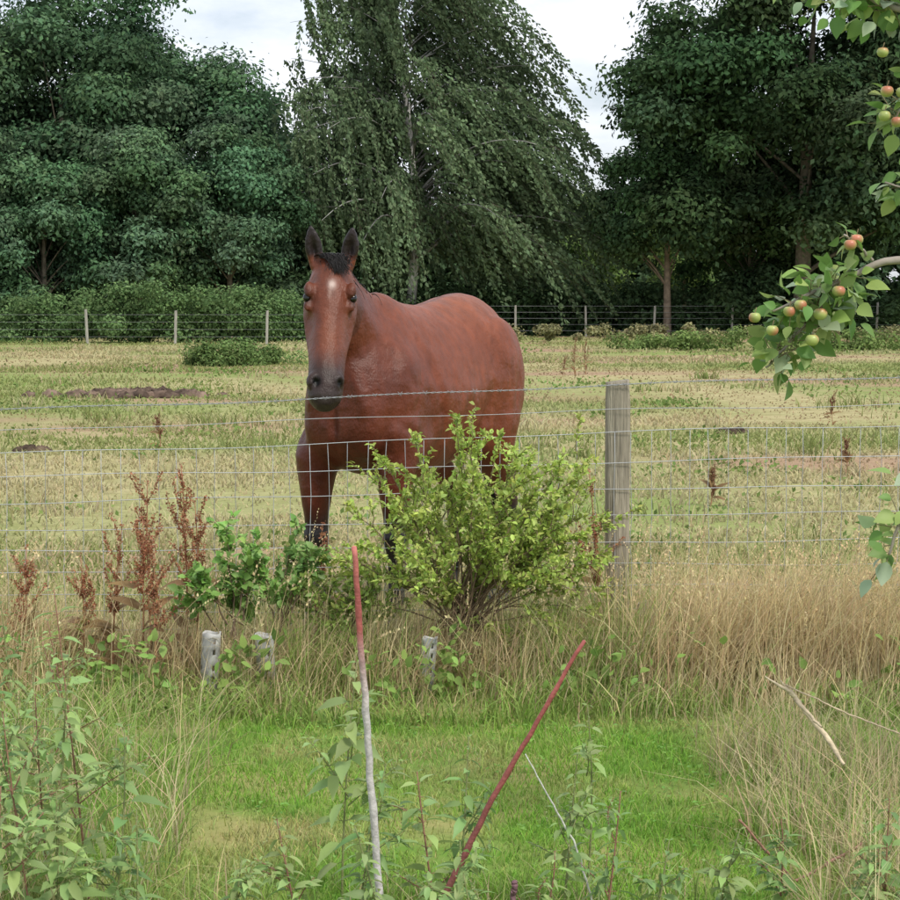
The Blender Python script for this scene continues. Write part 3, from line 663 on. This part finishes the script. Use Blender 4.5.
def guard(x,y,h,r=.036,lean=(0,0)):
    n=20; zs=np.linspace(0,h,13); V=[]
    for z in zs:
        for q in range(n):
            a_=2*np.pi*q/n; V.append((x+r*math.cos(a_)+lean[0]*z,y+r*math.sin(a_)+lean[1]*z,z+(.004*math.sin(a_*3+1) if z==h else 0)))
    Q=[]
    for i in range(12):
        for q in range(n):
            if i in (3,5,8,10) and q%5 in (1,): continue
            Q.append([i*n+q,i*n+(q+1)%n,(i+1)*n+(q+1)%n,(i+1)*n+q])
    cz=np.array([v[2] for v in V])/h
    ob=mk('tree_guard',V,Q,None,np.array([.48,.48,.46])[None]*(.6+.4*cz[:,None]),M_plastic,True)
    s=ob.modifiers.new('s','SOLIDIFY'); s.thickness=.002
R=np.random.default_rng(5)
guard(-.915,7.50,.245,lean=(.05,0)); guard(-.690,7.50,.240,lean=(-.06,0)); guard(-.095,7.50,.225,.030,lean=(.08,0))

def dock(x,y,h,seed,col=(.40,.18,.10)):
    global R
    R=np.random.default_rng(seed); e=empty('dock_plant'); b=Acc(); a=Acc(); top=np.array([x+R.uniform(-.05,.05),y,h])
    st=bez((x,y,0),(x+R.uniform(-.03,.03),y,h*.5),top,10); tube(b,st,np.linspace(.005,.002,10),(.34,.18,.10),5)
    P=[]
    for i in range(14):
        f=R.uniform(.42,.95); s=st[int(f*9)]; d=np.array([R.normal(0,.45),R.normal(0,.3),1.]); t=s+norm(d)*R.uniform(.08,.22)*(1.2-f*.5)*h/.8
        p=bez(s,s*.4+t*.6+np.array([R.normal(0,.01),0,-.02]),t,10); tube(b,p,.0014,(.34,.17,.09),3)
        for k in range(1,10):
            m=int(R.integers(5,10)); P.append(p[k]+R.normal(0,.0045,(m,3)))
    for k in range(5,10): P.append(st[k]+R.normal(0,.005,(8,3)))
    P=np.concatenate(P); n=len(P); scatter(a,leaftpl(.45),P,rv(n),rv(n),R.uniform(.006,.011,n),jit(col,n,.35,.12))
    m=7; d=np.stack([R.normal(0,1,m),R.normal(0,.6,m),R.uniform(.2,1,m)],1); scatter(a,leaftpl(.16,.5),np.array([st[int(i)] for i in R.integers(0,5,m)]),d,np.tile([0,-.5,1.],(m,1)),R.uniform(.08,.16,m),jit((.28,.18,.08),m,.3))
    b.out('stalk',M_stem,True,parent=e); a.out('seed_heads',M_leaf,parent=e)
for i,(x,y,h) in enumerate([(-1.16,7.75,.80),(-1.04,7.8,.86),(-1.20,7.7,.66),(-1.00,7.75,.72),(-1.33,7.8,.62),(.60,7.95,.82),(-.55,8.1,.55),(-1.12,7.6,.55),(-1.45,7.8,.5),(-1.65,7.7,.55)]): dock(x,y,h,60+i)
for i,(x,y,h) in enumerate([(2.5,40,.75),(2.75,40.5,.65),(2.2,39,.4),(3.4,17,.35),(1.5,18,.3),(-2.9,20,.35),(4.6,24,.4),(1.9,14.5,.28)]): dock(x,y,h,80+i,(.28,.15,.09))

# ------------------------------------------------ dung / soil
def lump(name,x,y,rx,ry,h,seed,col=(.07,.05,.035),k=26):
    global R
    R=np.random.default_rng(seed); a=Acc()
    for i in range(k):
        px=x+R.normal(0,.45)*rx; py=y+R.normal(0,.45)*ry; r=R.uniform(.25,1)**1.3*h
        th_=np.linspace(0,np.pi/2*1.05,6); ph=np.linspace(0,2*np.pi,10,endpoint=False)
        V=[[px+r*1.7*math.sin(t)*math.cos(p)*(1+R.normal(0,.15)),py+r*1.3*math.sin(t)*math.sin(p)*(1+R.normal(0,.15)),r*math.cos(t)*(1+R.normal(0,.14))] for t in th_ for p in ph]
        Q=[[q*10+b,(q+1)*10+b,(q+1)*10+(b+1)%10,q*10+(b+1)%10] for q in range(5) for b in range(10)]
        a.add(V,Q,None,np.array(col)*R.uniform(.6,1.6))
    a.out(name,M_dung)
lump('soil_heap',-4.9,31,1.1,.5,.13,91,(.12,.085,.065),150)
lump('horse_dung',-4.15,19.7,.12,.10,.08,92); lump('horse_dung',3.2,22.5,.18,.1,.07,93,k=12); lump('horse_dung',-7.9,31,.5,.2,.08,94,k=14)

# ------------------------------------------------ foreground stems and weeds
R=np.random.default_rng(123)
def stem_obj(name,pts,r,cols,n=10):
    a=Acc(); pts=np.array(pts,float); t=np.linspace(0,1,26); tt=np.linspace(0,1,len(pts))
    P=np.stack([np.interp(t,tt,pts[:,i]) for i in range(3)],1)+R.normal(0,.0011,(26,3)); rr=np.interp(t,tt,r)*(1+.14*(np.arange(26)%6==3))
    C=np.stack([np.interp(t,np.linspace(0,1,len(cols)),np.array(cols)[:,i]) for i in range(3)],1)*R.uniform(.85,1.12,(26,1))
    tube(a,P,rr,C,n); return a.out(name,M_stem,True)
pale=(.50,.47,.46); red=(.36,.10,.09)
stem_obj('pruned_sapling_stem',[(-.155,4.6,-.05),(-.19,4.6,.45),(-.222,4.6,.93)],[.0098,.0085,.0065],[pale,pale,pale,pale,pale,pale,pale,(.45,.33,.32),red,red,(.42,.14,.12)])
stem_obj('pruned_red_stem',[(-.09,4.6,-.05),(.09,4.6,.32),(.31,4.6,.71)],[.009,.007,.0045],[(.20,.09,.08),(.26,.08,.07),red])
stem_obj('pruned_red_stem',[(.14,4.5,0),(.145,4.5,.14),(.15,4.5,.17)],[.008,.007,.007],[(.16,.10,.10),(.2,.1,.12)])
stem_obj('dry_stalk',[(.36,4.7,.0),(.30,4.7,.20),(.18,4.7,.42)],[.003,.0025,.0015],[(.5,.5,.45),(.55,.55,.5)])
stem_obj('dry_stalk',[(1.02,5.1,.30),(.985,5.15,.36),(.93,5.2,.425),(.90,5.2,.47),(.83,5.2,.51)],[.004,.008,.005,.006,.002],[(.55,.45,.30),(.60,.50,.35)])
stem_obj('dry_stalk',[(.96,5.1,.40),(.91,5.2,.45),(.87,5.2,.50)],[.003,.006,.002],[(.52,.42,.28),(.58,.48,.33)])
stem_obj('dry_stalk',[(1.2,5.0,.38),(1.05,5.15,.42),(.88,5.2,.49)],[.002,.002,.002],[(.5,.4,.27),(.5,.4,.27)])
stem_obj('dry_stalk',[(1.05,5.0,.12),(.86,4.9,.05),(.72,4.9,.21)],[.004,.004,.003],[(.25,.13,.10),(.28,.15,.10)])
def weed(name,x,y,h,seed,col,ls,pairs=9,tpl=NETTLE,lean=(0,0),stem=(.13,.13,.06),side=0):
    global R
    R=np.random.default_rng(seed); e=empty(name); a=Acc(); b=Acc()
    def one(p0,p2,r,ps,l0,f0):
        mid=(np.array(p0)+np.array(p2))/2+R.normal(0,.015,3); P=bez(p0,mid,p2,ps*2+1); tube(b,P,np.linspace(r,r*.4,len(P)),stem,5)
        for i in range(ps*2+1):
            f=i/(ps*2)
            if f<f0: continue
            az=(i%2)*math.pi/2+R.normal(0,.35)
            sz=l0*(1.0-.6*f**2)*R.uniform(.7,1.2)*(1 if f<.93 else .5)
            for sg in (0,math.pi):
                d=np.array([[math.cos(az+sg),math.sin(az+sg)*.9,.1+.5*(f>.9)+R.normal(0,.32)]]); st=P[i]+norm(d)[0]*sz*.18
                tube(b,[P[i],st],.0012,stem,3)
                scatter(a,tpl,st[None],d,np.array([[0,-.15,1.]])+R.normal(0,.3,(1,3)),[sz],jit(col,1,.25,.08))
            if f>.35 and R.random()<.6:   # nettle flower tassels
                m=10; q=P[i]+np.array([R.normal(0,.012),R.normal(0,.012),0])+np.linspace(0,1,m)[:,None]*np.array([R.normal(0,.015),0,-.035]); scatter(a,DIA,q,rv(m),rv(m),.006,jit((.34,.40,.18),m,.2))
    p2=np.array([x+lean[0],y+lean[1],h]); one((x,y,0),p2,.0035,pairs,ls,.12)
    for k in range(side):
        f=R.uniform(.2,.7); s=np.array([x,y,0])*(1-f)+p2*f; d=norm(np.array([R.normal(0,1),R.normal(0,.6),1.1])); one(s,s+d*h*.3,.002,4,ls*.7,.3)
    a.out('leaves',M_leaf,parent=e); b.out('stem',M_stem,True,parent=e)
NG=(.30,.42,.15); NG2=(.22,.35,.12)
W_=[(-.88,4.8,.80,NG,.10,7),(-1.03,4.7,.66,NG,.09,7),(-.80,4.6,.50,NG2,.10,6),(-.95,4.5,.56,NG,.10,6),(-1.1,4.9,.60,NG2,.09,7),
 (-.88,4.4,.40,NG,.09,6),(-1.02,4.3,.44,NG,.09,6),(-.72,4.5,.34,NG2,.08,5),(-.94,4.65,.70,NG,.07,9),(-1.0,4.9,.52,NG,.08,7),
 (-.27,4.9,.60,NG,.11,6),(-.22,4.7,.40,NG2,.10,5),(-.03,4.7,.38,NG,.085,6),(.02,4.8,.44,NG2,.07,8),(.33,4.8,.52,NG,.06,9),
 (.36,4.6,.35,NG2,.07,6),(.27,4.7,.42,NG,.055,8),(.62,4.6,.27,NG,.075,5),(.78,4.7,.27,NG2,.08,5),(.10,4.4,.22,NG2,.07,5),(-.5,4.5,.22,NG,.07,5),
 (-1.18,6.2,.5,NG,.06,7),(-1.45,6.6,.52,NG2,.06,7),(-1.35,6.4,.45,NG,.06,6),(1.02,4.6,.34,NG2,.08,6),(.95,4.5,.30,NG,.07,6),(.0,4.45,.27,NG,.08,5),
 (.18,4.5,.24,NG,.06,6),(.45,4.5,.26,NG2,.07,5),(-.14,4.5,.30,NG,.06,7),(-.35,4.6,.28,NG,.06,7)]
for i,(x,y,h,c,ls,pr) in enumerate(W_): weed('nettle_plant',x,y,h,200+i,c,ls,pr,tpl=NETTLE if i%4!=3 else NARROW,lean=(R.uniform(-.08,.08),R.uniform(-.03,.03)),stem=(.22,.24,.10) if i%3 else (.28,.15,.10),side=3)
def clump(name,x0,x1,y0,y1,n,h,seed,gfrac):
    global R
    R=np.random.default_rng(seed); a=Acc(); x=R.uniform(x0,x1,n); y=R.uniform(y0,y1,n)
    k=vnoise(x,y,.15,seed)>.35; x,y=x[k],y[k]; n=len(x)
    c=np.where((R.random(n)<gfrac)[:,None],np.array([.30,.42,.12]),np.array([.62,.52,.31])); c=jit(c,n,.3)
    blades(a,np.stack([x,y,np.zeros(n)],1),R.uniform(.4,1.1,n)*h,R.uniform(.0025,.005,n),R.uniform(0,6.28,n),np.abs(R.normal(.7,.4,n)).clip(0,1.3),c*.75,c*1.1,levels=(0,.3,.6,.85))
    a.out(name,M_grass)
clump('rough_grass',-1.7,-.72,4.3,6.8,4200,.32,301,.6)
clump('rough_grass',.82,1.8,4.3,6.6,4600,.34,302,.3)
clump('rough_grass',-.75,.9,4.2,4.95,1900,.16,303,.7)

# ------------------------------------------------ apple tree
def apple():
    global R
    R=np.random.default_rng(77); e=empty('apple_tree'); b=Acc(); a=Acc(); fr=Acc(); bc=(.32,.28,.24)
    T0=np.array([2.05,5.3,0]); trunk=bez(T0,(2.15,5.3,.7),(1.95,5.2,1.5),9); tube(b,trunk,np.linspace(.09,.06,9),bc,10)
    def br(pts,r0,r1):
        pts=np.array(pts,float); k=len(pts); t=np.linspace(0,k-1,26); P=np.stack([np.interp(t,np.arange(k),pts[:,i]) for i in range(3)],1)
        for _ in range(2): P[1:-1]=(P[:-2]+P[1:-1]*2+P[2:])/4
        tube(b,P+R.normal(0,.0015,P.shape),np.linspace(r0,r1,26),bc,7); return P
    A=br([(1.95,5.2,1.4),(1.5,5.1,1.56),(1.18,5,1.605),(1.07,5,1.595),(.98,5,1.55),(.90,4.98,1.52),(.80,4.96,1.47)],.016,.0028)
    A2=br([(1.0,5,1.56),(.93,5.02,1.48),(.85,5.03,1.39),(.79,5,1.33)],.005,.0025)
    A3=br([(1.05,5,1.60),(1.0,4.95,1.64),(.97,4.95,1.66)],.004,.0025)
    B=br([(1.95,5.2,1.45),(1.6,5.1,2.0),(1.35,5,2.16),(1.18,5,2.20),(1.08,5,2.22),(1.0,5,2.26),(.88,5,2.30)],.018,.003)
    B2=br([(1.3,5,2.17),(1.18,5.0,2.06),(1.09,5,1.93)],.006,.0025)
    B3=br([(1.5,5.05,2.08),(1.3,5.0,2.32),(1.1,5.0,2.31)],.008,.003)
    A4=br([(1.5,5.1,1.58),(1.25,5.0,1.74),(1.08,5,1.79)],.006,.0025)
    Cc=br([(2.0,5.25,1.1),(1.5,5.1,1.15),(1.22,5,1.08),(1.14,5,.98),(1.10,5,.84)],.014,.003)
    D=br([(1.95,5.2,1.5),(2.1,5.1,2.2),(2.2,5,2.7)],.05,.01); E=br([(1.95,5.2,1.5),(2.5,5.3,2.0),(3.0,5.4,2.2)],.04,.01)
    def leaves(P,n,f0,ls,spread):
        i=(R.uniform(f0,1,n)*25).astype(int); p=P[i]+R.normal(0,spread,(n,3))*np.array([1,.9,.9])
        d=norm(p-P[i]+R.normal(0,.02,(n,3))+np.array([-.015,0,-.012])); nr=norm(np.array([0,-.35,.8])+R.normal(0,.55,(n,3)))
        under=(R.random(n)<.25)[:,None]; c=np.where(under,np.array([.36,.45,.29]),np.array([.16,.29,.075])); yl=(R.random(n)<.4)[:,None]; c=np.where(yl,np.array([.31,.42,.13]),c)
        for q in range(n):
            if q%2==0: tube(b,[P[i[q]],p[q]],.0013,(.22,.19,.11),3)
        scatter(a,OVAL,p,d,nr,ls*R.uniform(.55,1.2,n),jit(c,n,.22,.08))
    leaves(A,80,.66,.054,.036); leaves(A2,120,.15,.054,.036); leaves(A3,10,.3,.05,.02); leaves(A4,30,.6,.05,.025)
    leaves(B,130,.5,.053,.036); leaves(B2,70,.25,.052,.032); leaves(B3,110,.4,.054,.04); leaves(Cc,50,.62,.056,.032)
    leaves(D,160,.2,.06,.12); leaves(E,160,.2,.06,.12)
    def fruit(c,r):
        th_=np.linspace(0.02,np.pi-.02,10); ph=np.linspace(0,2*np.pi,14,endpoint=False); c=np.array(c)
        V=[];Cl=[]; bd=norm(R.normal(size=3)+np.array([.2,-.6,.5]))
        for t in th_:
            rr=r*(math.sin(t)*(1+.06*math.cos(t))); z=r*(.92*math.cos(t)-.18*math.exp(-(t/.45)**2)+.12*math.exp(-((np.pi-t)/.4)**2))
            for p in ph:
                v=np.array([rr*math.cos(p),rr*math.sin(p),z]); V.append(c+v); k=np.clip((v@bd)/r*1.1-.0,0,1)*.85; Cl.append(np.array([.36,.42,.13])*(1-k)+np.array([.50,.13,.10])*k)
        Q=[[i*14+j,(i+1)*14+j,(i+1)*14+(j+1)%14,i*14+(j+1)%14] for i in range(9) for j in range(14)]
        fr.add(V,Q,None,np.array(Cl)); tube(b,[c+np.array([0,0,r*.7]),c+np.array([.004,0,r*1.6])],.0013,(.16,.13,.07),4)
    for c in [(.756,4.93,1.456),(.788,4.92,1.426),(.83,4.93,1.47),(.862,4.92,1.49),(.916,4.93,1.47),(.89,4.92,1.41),(.98,4.93,1.635),(1.005,4.94,1.65),(1.07,4.93,2.005),(1.095,4.92,2.0),(1.066,4.93,1.95),(1.09,4.93,1.93),(.95,4.92,1.52),(1.06,4.92,2.10)]: fruit(np.array(c)+R.normal(0,.004,3),R.uniform(.014,.018))
    b.out('trunk_and_branches',M_bark,True,parent=e); a.out('leaves',M_leaf,parent=e); fr.out('apples',M_fruit,True,parent=e)
apple()
